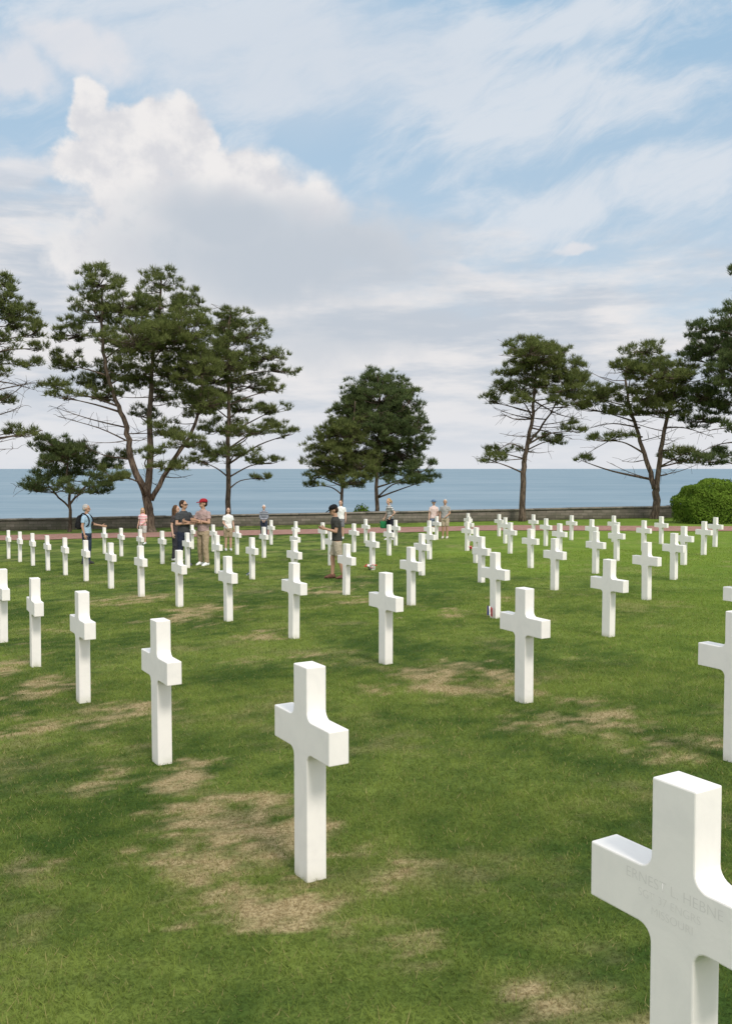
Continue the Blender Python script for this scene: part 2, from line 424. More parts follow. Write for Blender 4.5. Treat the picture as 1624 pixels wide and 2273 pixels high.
def smooth_poly(pts, sub=4):
    pts = [Vector(p_) for p_ in pts]; out = []
    for i in range(len(pts)-1):
        p0, p1, p2, p3 = pts[max(i-1, 0)], pts[i], pts[i+1], pts[min(i+2, len(pts)-1)]
        for k in range(sub):
            t = k/sub
            out.append(.5*((2*p1)+(p2-p0)*t+(2*p0-5*p1+4*p2-p3)*t*t+(3*p1-p0-3*p2+p3)*t**3))
    out.append(pts[-1]); return out
def tufts(centers, dirs, nn, ln, wd):
    c = np.repeat(centers, nn, 0); t = np.repeat(dirs, nn, 0)
    d = t+rng.normal(0, .5, c.shape); d /= np.linalg.norm(d, axis=1, keepdims=True)
    s = np.cross(d, rng.normal(0, 1, c.shape)); s /= np.linalg.norm(s, axis=1, keepdims=True)+1e-6
    L = ln*rng.uniform(.6, 1.2, (len(c), 1)); c = c+rng.normal(0, .03, c.shape)
    return np.stack([c-s*wd, c+s*wd, c+d*L], 1).reshape(-1, 3)
def make_tree(label, d, base_px, stems, pads, r_needle='needle', dead=8, bare=(), clump=.33, dens=1., seed=1, deep=.75):
    R = random.Random(seed); yd = d*S; B = P(base_px, 1150, yd); B.z = gz(B.x, B.y)-.05
    root = empty('pine_tree', B); tag(root, label, 'tree', 'pine trees along the sea wall')
    def cv(px, py, dy=0): q = P(px, py, yd)-B; q.y += dy; return q
    sk = yd/2000
    wood = MB(); br = MB(); pts_all = []
    for si, (r0, r1, pl) in enumerate(stems):
        q = [cv(*a) for a in pl]
        if si == 0: q[0] = Vector((0, 0, -.1))
        if si > 0:
            for j in range(1, len(q)): q[j].y += (.9 if si % 2 else -.9)*j/len(q)*1.2
        q = smooth_poly(q, 5); n = len(q)
        q = [v+Vector((R.gauss(0, .03), R.gauss(0, .03), 0)) if 0 < i < n-1 else v for i, v in enumerate(q)]
        rad = [r0+(r1-r0)*(i/(n-1))**.8 for i in range(n)]
        if si == 0: rad[0] *= 1.35; rad[1] *= 1.12
        wood.tube(q, rad, 10)
        pts_all += [(q[i], rad[i]) for i in range(2, n)]
    xs_ = [p_[0] for p_ in pads]; cx = (min(xs_)+max(xs_))/2; hw = (max(xs_)-min(xs_))/2+20
    cen = []; dr = []
    zmin = min(q.z for q, _ in pts_all)+.6
    for (px, py, rx, ry) in pads:
        t = max(0, 1-((px-cx)/hw)**2)**.5
        dy = R.uniform(-1, 1)*hw*sk*deep*t
        c0 = cv(px, py, dy); a, b = rx*sk, ry*sk*1.15
        best = min(pts_all, key=lambda e: (e[0]-c0).length + (4 if e[0].z > c0.z-.25*math.hypot(e[0].x-c0.x, e[0].y-c0.y) else 0))
        s0, rs = best; mid = (s0+c0)/2+Vector((R.gauss(0, .15), R.gauss(0, .15), R.uniform(-.1, .25)*(c0-s0).length*.4))
        end = c0+Vector((0, 0, -b*.35))
        rb = max(.025, min(rs*.55, .012+.02*(c0-s0).length))
        bp = smooth_poly([s0, mid, end], 4); br.tube(bp, [rb+(.015-rb)*i/(len(bp)-1) for i in range(len(bp))], 5)
        nc = max(5, int(math.pi*a*b*10.5*dens+2))
        for _ in range(nc):
            while True:
                v = Vector((R.uniform(-1, 1), R.uniform(-1, 1), R.uniform(-1, 1)))
                if .3 < v.length < 1: break
            v *= R.choice((1, 1, 1, 1.12, 1.25))
            cc = c0+Vector((v.x*a, v.y*a*.9, v.z*b))
            br.tube([bp[R.choice([-1, -2, -3])], (bp[-1]+cc)/2+Vector((0, 0, -.08)), cc], [.022, .016, .009], 4)
            rc = clump*R.uniform(.5, 1.2); nt_ = int(11*(rc/.34)**1.5)+4
            w_ = rng.normal(0, 1, (nt_, 3)); w_ /= np.linalg.norm(w_, axis=1, keepdims=True); w_[:, 2] = np.abs(w_[:, 2])*1.1-.25
            cen.append(np.array(cc)+w_*np.array([rc, rc, rc*.8])*rng.uniform(.3, 1, (nt_, 1)))
            q = w_*.6+np.array([0, 0, .75]); dr.append(q/np.linalg.norm(q, axis=1, keepdims=True))
    def twig(q, rr, n=5):
        q = smooth_poly(q, 4); br.tube(q, [rr+(.008-rr)*i/(len(q)-1) for i in range(len(q))], 4)
        for _ in range(n):
            i = R.randrange(2, len(q)); L = R.uniform(.35, 1.0)
            dv = Vector((R.gauss(0, 1), R.gauss(0, 1), R.gauss(.1, .5))).normalized()*L
            br.tube([q[i], q[i]+dv*.5+Vector((0, 0, .05)), q[i]+dv], [.013, .010, .007], 3)
    zs = [e for e in pts_all if e[0].z > zmin+1]
    for _ in range(dead):
        s0, rs = R.choice(zs); a = R.uniform(0, 6.28); L = R.uniform(1.2, 3.2)
        dv = Vector((math.cos(a), math.sin(a)*.8, R.uniform(-.1, .35)))*L
        twig([s0, s0+dv*.5+Vector((0, 0, -.1)), s0+dv], .03)
    for pl in bare: twig([cv(*a) for a in pl], .05, 16)
    link('trunk', wood.mesh('trunk'), M['bark'], root); link('branches', br.mesh('branches'), M['bark'], root)
    V = tufts(np.concatenate(cen), np.concatenate(dr), 9, .28, .0155)
    link('crown', tri_mesh('crown', V, np.arange(len(V)).reshape(-1, 3)), M[r_needle], root, False)
    return root
make_tree('tallest pine, with a forked trunk and broad crown, left of centre', 52, 334,
    [(.34, .20, [(334, 1180), (330, 1140), (326, 1098)]), (.21, .05, [(328, 1105), (333, 1000), (330, 900), (335, 800), (345, 700), (350, 615)]),
     (.20, .05, [(324, 1100), (293, 1020), (286, 950), (262, 890), (240, 800), (236, 720), (240, 640)]), (.15, .05, [(336, 1110), (385, 1020), (425, 955), (442, 870), (440, 800)])],
    [(240, 638, 50, 28), (352, 620, 42, 26), (394, 648, 30, 26), (205, 685, 55, 30), (290, 685, 70, 34), (370, 700, 75, 38), (170, 740, 50, 26), (250, 745, 70, 32), (335, 765, 80, 36), (425, 745, 58, 45), (300, 655, 36, 14), (380, 770, 60, 34),
     (140, 800, 46, 22), (215, 815, 60, 26), (300, 825, 70, 30), (395, 825, 70, 40), (450, 820, 50, 38), (132, 858, 34, 12), (180, 845, 40, 14), (230, 875, 50, 16), (340, 870, 40, 16), (410, 885, 60, 28), (465, 890, 45, 26),
     (300, 915, 40, 12), (375, 955, 50, 16), (425, 985, 55, 16), (390, 1035, 48, 12), (290, 1052, 40, 13), (170, 885, 36, 9), (250, 1010, 30, 8), (350, 1010, 35, 10)],
    dead=26, bare=[[(285, 950), (200, 930), (110, 900)], [(285, 980), (220, 950), (130, 925)], [(262, 890), (190, 880), (120, 880)], [(293, 1020), (230, 1010), (190, 990)]], seed=3)
make_tree('slender pine with a straight trunk just right of the tallest pine', 59, 507,
    [(.19, .05, [(507, 1165), (506, 1060), (508, 900), (505, 780), (512, 690)])],
    [(512, 702, 40, 22), (488, 732, 50, 26), (552, 742, 48, 24), (470, 780, 50, 28), (540, 788, 60, 28), (592, 788, 40, 16), (622, 812, 34, 12), (510, 820, 60, 24), (480, 838, 60, 30), (552, 848, 52, 20), (608, 858, 32, 12),
     (460, 888, 50, 26), (530, 898, 48, 15), (602, 908, 46, 11), (480, 948, 50, 20), (560, 958, 56, 13), (640, 964, 36, 9), (602, 940, 44, 10), (462, 1000, 48, 15), (540, 1008, 46, 10), (590, 1025, 46, 9), (578, 1058, 22, 7), (440, 1020, 40, 10)],
    dead=16, seed=5)
make_tree('small bushy pine at far left by the stone wall', 54, 153,
    [(.11, .04, [(153, 1172), (156, 1120), (150, 1060), (150, 1000)]), (.07, .03, [(155, 1120), (185, 1080), (205, 1040)]), (.06, .03, [(156, 1130), (120, 1085), (100, 1050)])],
    [(150, 985, 50, 18), (108, 1008, 42, 16), (185, 1005, 50, 20), (90, 1048, 38, 16), (150, 1040, 60, 24), (218, 1030, 42, 18), (238, 1062, 34, 18), (110, 1078, 48, 14), (190, 1080, 50, 15), (76, 1086, 24, 8), (222, 1090, 32, 9), (150, 1012, 50, 20)],
    'needle_dark', dead=6, seed=8, dens=1.1)
make_tree('pine cut off by the left edge with drooping bare branches', 50, -95,
    [(.30, .06, [(-95, 1195), (-85, 1050), (-70, 900), (-55, 750), (-40, 620)])],
    [(-20, 610, 34, 20), (10, 655, 36, 22), (36, 695, 46, 20), (70, 735, 32, 13), (22, 765, 46, 18), (60, 805, 30, 10), (18, 835, 38, 12), (5, 700, 40, 26), (-60, 640, 60, 40), (-80, 720, 70, 40), (-110, 800, 80, 40), (-40, 800, 60, 30), (-150, 720, 60, 40), (60, 962, 34, 7), (10, 955, 30, 7), (85, 770, 24, 7), (10, 885, 30, 7)],
    dead=10, bare=[[(-70, 900), (0, 890), (60, 850)], [(-78, 930), (0, 920), (55, 900)], [(-85, 980), (10, 970), (95, 955)], [(-70, 880), (20, 860), (80, 850)], [(-60, 840), (20, 850), (75, 865)]], seed=11)
make_tree('lower left pine of the pair standing at the centre', 59.5, 757,
    [(.13, .04, [(757, 1165), (760, 1080), (775, 1000), (788, 890)])],
    [(792, 888, 30, 18), (768, 916, 44, 20), (746, 953, 46, 20), (800, 946, 52, 26), (724, 985, 42, 20), (780, 1000, 62, 28), (708, 1020, 36, 16), (760, 1040, 60, 24), (812, 1032, 42, 24), (702, 1056, 34, 12), (770, 1066, 56, 14), (690, 1076, 18, 6), (775, 965, 52, 28), (740, 1010, 42, 20)],
    dead=5, seed=14, dens=1.15)
make_tree('taller conical dark pine of the pair standing at the centre', 61, 838,
    [(.16, .04, [(838, 1165), (835, 1060), (842, 950), (840, 830)])],
    [(842, 834, 38, 18), (802, 864, 44, 22), (880, 858, 44, 24), (845, 885, 66, 30), (785, 902, 38, 20), (900, 896, 40, 26), (850, 922, 70, 30), (886, 938, 58, 28), (916, 948, 38, 22), (850, 968, 62, 30), (928, 980, 36, 18), (890, 1005, 62, 26), (840, 1010, 50, 26), (930, 1043, 40, 16), (870, 1040, 62, 22), (905, 1064, 48, 11), (950, 1062, 18, 8), (825, 940, 50, 28)],
    'needle_dark', dead=5, seed=17, dens=1.2)
make_tree('open crowned pine with a curving bare trunk, right of centre', 56, 1158,
    [(.20, .05, [(1158, 1145), (1161, 1050), (1166, 1000), (1180, 930), (1186, 860), (1190, 775)]), (.08, .03, [(1170, 985), (1215, 930), (1250, 870)])],
    [(1190, 767, 44, 18), (1158, 790, 50, 20), (1225, 790, 46, 22), (1135, 823, 44, 18), (1200, 825, 66, 26), (1180, 800, 56, 20), (1258, 830, 42, 22), (1112, 858, 38, 13), (1165, 860, 46, 17), (1240, 862, 54, 20), (1210, 850, 46, 16), (1290, 850, 28, 16), (1096, 884, 28, 10), (1140, 893, 34, 9), (1225, 893, 40, 11), (1275, 895, 36, 13), (1085, 1020, 30, 8), (1112, 998, 38, 10), (1232, 975, 46, 10), (1262, 955, 36, 10)],
    dead=34, bare=[[(1166, 1000), (1130, 985), (1085, 1015)], [(1180, 930), (1140, 930), (1110, 915)], [(1180, 950), (1220, 960), (1270, 975)], [(1184, 890), (1240, 920), (1290, 930)]], seed=21)
make_tree('flat topped pine with a forked trunk beside the rounded hedge', 56, 1452,
    [(.24, .18, [(1452, 1145), (1455, 1100), (1454, 1078)]), (.17, .05, [(1452, 1085), (1436, 1020), (1416, 950), (1398, 870), (1400, 810)]), (.17, .05, [(1456, 1085), (1462, 1000), (1475, 930), (1492, 850), (1490, 815)])],
    [(1400, 788, 40, 14), (1450, 802, 60, 20), (1380, 828, 44, 18), (1430, 838, 70, 24), (1500, 828, 50, 24), (1350, 868, 48, 18), (1420, 878, 70, 22), (1480, 870, 60, 24), (1330, 905, 44, 13), (1390, 915, 60, 13), (1460, 913, 60, 14), (1312, 878, 38, 13), (1292, 1020, 26, 6), (1345, 975, 50, 7), (1530, 1015, 58, 13), (1520, 880, 45, 20), (1490, 1005, 24, 9)],
    dead=30, bare=[[(1425, 970), (1370, 970), (1280, 1020)], [(1420, 950), (1360, 940), (1310, 950)], [(1470, 950), (1520, 950), (1580, 970)], [(1465, 1000), (1500, 1000), (1540, 1010)]], seed=25)
make_tree('dense dark pine cut off by the right edge', 54, 1690,
    [(.30, .06, [(1690, 1165), (1685, 1000), (1672, 850), (1660, 680), (1655, 570)])],
    [(1600, 715, 48, 26), (1550, 728, 28, 13), (1580, 765, 60, 28), (1612, 800, 50, 30), (1545, 788, 34, 15), (1590, 840, 55, 30), (1558, 878, 48, 22), (1612, 885, 50, 30), (1580, 925, 55, 17), (1615, 955, 40, 17), (1628, 602, 18, 14), (1650, 590, 24, 18), (1560, 1022, 46, 10), (1615, 1005, 30, 12), (1660, 760, 60, 50), (1670, 880, 60, 50), (1720, 820, 60, 50), (1670, 690, 40, 35), (1662, 645, 20, 20)],
    'needle_dark', dead=10, bare=[[(1680, 950), (1610, 950), (1550, 960)], [(1680, 980), (1600, 985), (1530, 1015)]], seed=29, dens=1.2)

# ------------------------------------------------------------------ wall, hedge, plant
WY = 57*S
def wall_mesh(name, y0, y1, z0, z1, xs_):
    V = []; T = []
    for x in xs_:
        gzx = gz(x, WY)
        for yy, zz in ((y0, z0), (y0, z1), (y1, z1), (y1, z0)): V.append((x, yy, gzx+zz))
    for i in range(len(xs_)-1):
        for k in range(4):
            a = i*4+k; b = i*4+(k+1) % 4; T += [(a, a+4, b+4), (a, b+4, b)]
    n = (len(xs_)-1)*4; T += [(0, 1, 2), (0, 2, 3), (n, n+2, n+1), (n, n+3, n+2)]
    return tri_mesh(name, V, T)
wr = empty('stone_wall', (0, 0, 0)); tag(wr, 'long low stone wall between the lawn and the sea', 'wall')
wx = list(np.arange(-80, 80.1, 1.))
link('wall_body', wall_mesh('wall_body', WY, WY+.45, -.3, .60, wx), M['stone'], wr, False)
for i in range(0, len(wx)-1, 2):
    if not -30 < wx[i] < 30: continue
    link('coping', wall_mesh('coping', WY-.05, WY+.5, .603, .70+random.uniform(-.012, .02), [wx[i]+.008, wx[i]+1., wx[i+1]+.992]), M['coping'], wr, False)
def leaf_cloud(pts, nrm, size):
    n = len(pts); d = nrm+rng.normal(0, .7, (n, 3)); d /= np.linalg.norm(d, axis=1, keepdims=True)
    a = np.cross(d, rng.normal(0, 1, (n, 3))); a /= np.linalg.norm(a, axis=1, keepdims=True); b = np.cross(d, a)
    s = size*rng.uniform(.6, 1.3, (n, 1))
    V = np.stack([pts-a*s*.45, pts+b*s, pts+a*s*.45, pts-b*s], 1).reshape(-1, 3); i = np.arange(n)*4
    return V, np.concatenate([np.stack([i, i+1, i+2], 1), np.stack([i, i+2, i+3], 1)])
hb = P(1570, 1100, 49.5*S); hb.z = gz(hb.x, hb.y)
hr = empty('hedge', hb); tag(hr, 'rounded clipped bright green hedge at the right edge beside the path', 'hedge')
n = 42000; w_ = rng.normal(0, 1, (n, 3)); w_ /= np.linalg.norm(w_, axis=1, keepdims=True); w_[:, 2] = np.abs(w_[:, 2])
pw_ = np.sign(w_)*np.abs(w_)**.62
rr = (1+.035*np.sin(w_[:, :1]*7+2)*np.sin(w_[:, 1:2]*6)+.03*np.sin(w_[:, 2:]*11+w_[:, :1]*9))*rng.uniform(.94, 1.02, (n, 1))
dims = np.array([3.4, 2.0, 2.5]); off = np.array([1.45, 0, 0])
V, T = leaf_cloud(pw_*dims*rr/1.12+off, w_, .055); link('foliage', tri_mesh('foliage', V, T), M['leaf'], hr, False)
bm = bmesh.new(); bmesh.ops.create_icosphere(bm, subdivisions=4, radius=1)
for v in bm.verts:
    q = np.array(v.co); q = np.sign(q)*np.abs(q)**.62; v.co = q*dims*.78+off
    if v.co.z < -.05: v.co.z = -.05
me = bpy.data.meshes.new('dark_core'); bm.to_mesh(me); bm.free(); link('dark_core', me, M['hedge_core'], hr)  # solid core, its dark green stands in for shade behind the leaves
def bush(px, py_top, py_bot, d, wpx, label):
    b = P(px, py_bot, d*S); sk = d*S/2000; b.z = gz(b.x, b.y); top = P(px, py_top, d*S).z-b.z
    n = 900; w_ = rng.normal(0, 1, (n, 3)); w_ /= np.linalg.norm(w_, axis=1, keepdims=True); w_[:, 2] = np.abs(w_[:, 2])
    pts = w_*np.array([wpx*sk, wpx*sk*.8, top])*rng.uniform(.4, 1.05, (n, 1))
    V, T = leaf_cloud(pts, w_, .1)
    r = empty('shrub', b); tag(r, label, 'shrub'); link('foliage', tri_mesh('foliage', V, T), M['leaf'], r, False)
    st = MB()
    for k in range(6):
        a = k*1.05; st.tube([(0, 0, -.05), (math.cos(a)*wpx*sk*.3, math.sin(a)*.3, top*.5), (math.cos(a)*wpx*sk*.6, math.sin(a)*.5, top*.85)], [.03, .02, .008], 5)
    link('stem', st.mesh('stem'), M['bark'], r)
bush(803, 1118, 1165, 60.2, 22, 'small leafy green shrub showing above the wall at centre')

# ------------------------------------------------------------------ people
class Pc:
    def __init__(s): s.V = []; s.Fc = []
    def add(s, V, Fc):
        n = len(s.V); s.V += [tuple(v) for v in V]; s.Fc += [tuple(i+n for i in f) for f in Fc]
    def rings(s, R):
        k = len(R[0]); V = [v for r in R for v in r]; Fc = []
        for i in range(len(R)-1):
            for j in range(k):
                Fc.append((i*k+j, i*k+(j+1) % k, (i+1)*k+(j+1) % k, (i+1)*k+j))
        Fc.append(tuple(reversed(range(k)))); Fc.append(tuple((len(R)-1)*k+j for j in range(k))); s.add(V, Fc)
    def limb(s, p0, p1, r0, r1, flat=False, sides=12):
        p0, p1 = Vector(p0), Vector(p1); t = (p1-p0).normalized()
        a = t.cross(Vector((0, 1, 0)))
        if a.length < .1: a = t.cross(Vector((1, 0, 0)))
        a.normalize(); b = t.cross(a); R = []
        st = []
        if not flat:
            for k in (80, 50, 22): st.append((p0-t*r0*math.sin(math.radians(k)), r0*math.cos(math.radians(k))))
        st += [(p0, r0), ((p0+p1)/2, (r0+r1)/2), (p1, r1)]
        if not flat:
            for k in (22, 50, 80): st.append((p1+t*r1*math.sin(math.radians(k)), r1*math.cos(math.radians(k))))
        for c, r in st: R.append([c+(a*math.cos(2*math.pi*k/sides)+b*math.sin(2*math.pi*k/sides))*r for k in range(sides)])
        s.rings(R)
    def ell(s, c, r, Mx=None, nu=16, nv=10):
        c = Vector(c); R = []
        for i in range(nv+1):
            ph = math.pi*(i+.15)/(nv+.3)-math.pi/2; ring = []
            for k in range(nu):
                th = 2*math.pi*k/nu; v = Vector((r[0]*math.cos(ph)*math.cos(th), r[1]*math.cos(ph)*math.sin(th), r[2]*math.sin(ph)))
                ring.append(c+(Mx @ v if Mx else v))
            R.append(ring)
        s.rings(R)
    def loft(s, st, sides=20):
        s.rings([[Vector((cx+rx*math.cos(2*math.pi*k/sides), cy+ry*math.sin(2*math.pi*k/sides), z)) for k in range(sides)] for (cx, cy, z, rx, ry) in st])
    def xf(s, Mx, start=0):
        for i in range(start, len(s.V)): s.V[i] = tuple(Mx @ Vector(s.V[i]))
    def mesh(s, name, voxel=None, smooth=2, scale=1.):
        me = bpy.data.meshes.new(name); me.from_pydata(s.V, [], s.Fc); me.update()
        if scale != 1.: me.transform(Matrix.Scale(scale, 4))
        if voxel:
            o = bpy.data.objects.new('tmp', me); col.objects.link(o)
            m = o.modifiers.new('r', 'REMESH'); m.mode = 'VOXEL'; m.voxel_size = voxel
            if smooth:
                q = o.modifiers.new('s', 'SMOOTH'); q.iterations = smooth; q.factor = .5
            bpy.context.view_layer.update()
            me2 = bpy.data.meshes.new_from_object(o.evaluated_get(bpy.context.evaluated_depsgraph_get()))
            bpy.data.objects.remove(o); bpy.data.meshes.remove(me); me2.name = name; me = me2
        return me
ARM = {'hang': ((.225, .02, 1.12), (.235, -.05, .88)), 'cross': ((.24, -.07, 1.13), (-.06, -.20, 1.17)), 'hip': ((.35, .06, 1.15), (.20, -.07, 1.0)),
       'point': ((.21, -.12, 1.15), (.17, -.38, 1.12)), 'phone': ((.21, -.05, 1.13), (.07, -.27, 1.19)), 'front': ((.22, -.02, 1.13), (.07, -.20, .98)), 'back': ((.23, .09, 1.15), (.06, .17, .97)),
       'carry': ((.23, -.03, 1.12), (.22, -.16, .92))}
SK = [simple('light_skin', (.52, .33, .25), .55, .3, .06), simple('tanned_skin', (.42, .25, .17), .55, .3, .06)]
EYE = simple('eye_dark', (.03, .025, .02), .3, .5, 0); LIP = simple('lip', (.35, .14, .12), .5, .3, .05); GLASS = simple('dark_glasses', (.01, .01, .012), .2, .5, 0)
cm = {}
def cloth(c, stripe=None, freq=22., duty=.5):
    key = (c, stripe, freq)
    if key not in cm:
        def b(h):
            p = h.coord(); k = c; n = h.noise(p, 9, 3, .6)
            if stripe:
                f = h.M('FRACT', h.M('MULTIPLY', h.xyz(p)[2], freq)); k = h.mix(h.M('GREATER_THAN', f, duty), c, stripe)
            return pbr(h, k, .9, .15, h.bump(n, 1., .06))
        cm[key] = mat('fabric', b)
    return cm[key]
def person(label, px, feet, top, rot, shirt, lower, hair, arms=('hang', 'hang'), cap=None, shoes=(.6, .6, .6), skin=0, lean=0., head=(0, 0), female=False, stance=((.1, 0), (-.1, .02)), glasses=False, sleeve=.62, hgt=None, group=None):
    B = G(px, feet); hg = hgt or (feet-top)*B.y/2000; hg = max(1.5, min(hg, 1.92)); sc_ = hg/1.75
    root = empty('person', B, math.radians(rot)); tag(root, label, 'person', group)
    def ln(v): v = Vector(v); v.y -= lean*max(0, v.z-.95); return v
    fw = .9 if female else 1.
    body = Pc()
    TOR = [(.84, .150, .105), (.95, .158 if female else .150, .108), (1.08, .125 if female else .142, .095), (1.24, .148*fw+.008, .108), (1.34, .168*fw, .104), (1.405, .145*fw, .086), (1.44, .095*fw, .070), (1.475, .062, .058)]
    def torso(pc, off, z0, z1):
        st = []
        for (z, rx, ry) in TOR:
            if z0-.001 <= z <= z1+.001: c = ln((0, 0, z)); st.append((c.x, c.y, z, rx+off, ry+off))
        pc.loft(st)
    torso(body, 0, .84, 1.475)
    SH = {}; ELB = {}; WR = {}; ANK = {}; KN = {}; HP = {}
    for i, s in enumerate((1, -1)):
        fx, fy = stance[i]
        hip = Vector((s*.085, 0, .90)); an = Vector((fx, fy+.02, .075)); kn = (hip+an)/2+Vector((0, -.025-abs(fy)*.15, .0)); HP[s], KN[s], ANK[s] = hip, kn, an
        cf = kn*.62+an*.38+Vector((0, .012, 0))
        body.limb(hip, kn, .088, .056); body.limb(kn, cf, .056, .054); body.limb(cf, an, .054, .036)
        body.ell(an+Vector((0, -.06, -.040)), (.034, .10, .028))
        sh = ln((s*.172*fw, .005, 1.375)); e, w2 = ARM[arms[i]]
        e = ln((e[0]*s*fw, e[1], e[2])); w2 = ln((w2[0]*s, w2[1], w2[2]+(.03*s if arms[i] == 'cross' else 0)))
        SH[s], ELB[s], WR[s] = sh, e, w2
        body.limb(sh, e, .048*fw, .038*fw); body.limb(e, w2, .039*fw, .026)
        d = (w2-e).normalized(); hint = Vector((0, -1, .25)) if arms[i] not in ('cross', 'point', 'phone') else Vector((0, 0, 1))
        sd_ = (hint-d*hint.dot(d)).normalized(); pn_ = d.cross(sd_)*(-s)
        if arms[i] == 'hang' and pn_.x*s > 0: pn_ = -pn_
        Mx = Matrix((sd_, pn_, d)).transposed()
        body.ell(w2+d*.055, (.041, .017, .055), Mx)
        for j, (o_, L) in enumerate(((.030, .070), (.010, .080), (-.010, .074), (-.029, .058))):
            b0 = w2+d*.092+sd_*o_; b1 = b0+(d*.85+pn_*.35).normalized()*L*.55; b2 = b1+(d*.55+pn_*.8).normalized()*L*.5
            body.limb(b0-d*.02, b1, .0095, .0088, sides=8); body.limb(b1, b2, .0088, .0075, sides=8)
        t0 = w2+d*.035+sd_*.032; t1 = t0+(d*.65+sd_*.65+pn_*.25).normalized()*.045; t2 = t1+(d*.9+sd_*.1+pn_*.35).normalized()*.03
        body.limb(t0-sd_*.01, t1, .012, .010, sides=8); body.limb(t1, t2, .010, .008, sides=8)
    nb = ln((0, .01, 1.44)); HC = ln((0, -.005, 1.545))
    Mh = Matrix.Translation(HC) @ Matrix.Rotation(math.radians(head[0]), 4, 'Z') @ Matrix.Rotation(math.radians(head[1]), 4, 'X') @ Matrix.Scale(1.05, 4) @ Matrix.Translation((0, 0, -1.555))
    body.limb(nb, HC+Vector((0, 0, .01)), .058*fw, .05*fw)
    k = len(body.V)
    body.ell((0, .012, 1.65), (.074, .094, .1)); body.ell((0, -.028, 1.588), (.054, .058, .062)); body.limb((0, -.080, 1.648), (0, -.104, 1.617), .009, .014, sides=8)
    body.ell((0, -.075, 1.663), (.05, .012, .012)); body.ell((0, -.078, 1.577), (.026, .014, .016))
    for s in (1, -1): body.ell((s*.076, .012, 1.628), (.012, .022, .032))
    body.xf(Mh, k)
    def part(name, pc, m, vox=None, sm=2): return link(name, pc.mesh(name, vox, sm, sc_), m, root)
    part('body', body, SK[skin], .0065)
    for s in (1, -1):
        q = Pc(); q.ell((s*.031, -.0765, 1.642), (.011, .008, .006)); q.xf(Mh); part('eye', q, EYE)
    q = Pc(); q.ell((0, -.089, 1.583), (.022, .007, .006)); q.xf(Mh); part('mouth', q, LIP)
    q = Pc(); torso(q, .016, .95, 1.475)
    c0 = ln((0, 0, .90)); c1 = ln((0, 0, 1.1)); q.loft([(c0.x, c0.y, .90, .176, .130), (c0.x, c0.y, .96, .172, .126), (c1.x, c1.y, 1.1, (.145 if female else .160), .113)])
    for s in (1, -1):
        a, b = SH[s], ELB[s]; q.ell(a, (.060*fw,)*3)
        if shirt.get('sleeves') == 'long':
            q.limb(a, b, .060*fw, .054); q.limb(b, WR[s]*.93+b*.07, .054, .042, True)
        else: q.limb(a, a.lerp(b, sleeve), .061*fw, .062, True)
    part('shirt', q, cloth(shirt['c'], shirt.get('stripe'), shirt.get('freq', 20.)), .012, 3)
    q = Pc(); q.loft([(0, 0, .80, .160, .120), (0, 0, .88, .168, .120), (0, 0, .97, .152, .110)])
    for s in (1, -1):
        if lower[0] == 'trousers': q.limb(HP[s]+Vector((0, 0, -.02)), KN[s], .104, .078); q.limb(KN[s], ANK[s]+Vector((0, .005, .005)), .078, .066, True)
        else: q.limb(HP[s]+Vector((0, 0, -.02)), HP[s].lerp(KN[s], .86), .106, .092, True)
    part('trousers' if lower[0] == 'trousers' else 'shorts', q, cloth(lower[1]), .012, 4)
    shm = cloth(shoes)
    for s in (1, -1):
        q = Pc(); a = ANK[s]; R = []
        for (yy, wx_, zt_) in ((.078, .025, .07), (.058, .044, .105), (0, .048, .115), (-.06, .048, .095), (-.12, .052, .068), (-.165, .042, .05), (-.19, .018, .034)):
            R.append([Vector((a.x+wx_*math.cos(t), a.y+yy, max(a.z-.075+.002, a.z-.075+zt_*.5+zt_*.55*math.sin(t)))) for t in [2*math.pi*k/12 for k in range(12)]])
        q.rings(R); part('shoe', q, shm)
    hm = cloth(hair[1]); q = Pc()
    if hair[0] != 'none':
        q.ell((0, .03, 1.667), (.084, .092, .098)); q.ell((0, .045, 1.63), (.08, .075, .08))
        if hair[0] == 'long': q.limb((0, .07, 1.62), (0, .085, 1.42), .078, .066); q.limb((.066, .02, 1.64), (.08, .02, 1.46), .032, .03); q.limb((-.066, .02, 1.64), (-.08, .02, 1.46), .032, .03)
        if hair[0] == 'tail': q.limb((0, .12, 1.67), (0, .17, 1.62), .025, .035); q.limb((0, .17, 1.62), (0, .165, 1.5), .035, .015)
        q.xf(Mh); part('hair', q, hm, .011, 2)
    if cap:
        q = Pc(); R = []
        for (zz, r) in ((1.672, 1.), (1.70, 1.0), (1.73, .9), (1.752, .68), (1.766, .35)):
            R.append([Vector((.092*r*math.cos(2*math.pi*k/20), .018+.106*r*math.sin(2*math.pi*k/20), zz)) for k in range(20)])
        q.rings(R)
        if cap[0] == 'cap':
            br_ = [[Vector((.075*math.cos(t), -.05+(-.125)*max(0, math.sin(t)), 1.676+dz-.02*max(0, math.sin(t)))) for t in [2*math.pi*k/20 for k in range(20)]] for dz in (0, .012)]
        else: br_ = [[Vector((.15*math.cos(2*math.pi*k/24), .018+.165*math.sin(2*math.pi*k/24), 1.665+dz)) for k in range(24)] for dz in (0, .012)]
        q.xf(Mh); capo = part('cap' if cap[0] == 'cap' else 'hat', q, cloth(cap[1]))
        q = Pc(); q.rings(br_); q.xf(Mh); bo = part('brim', q, cloth(cap[1])); bo.parent = capo
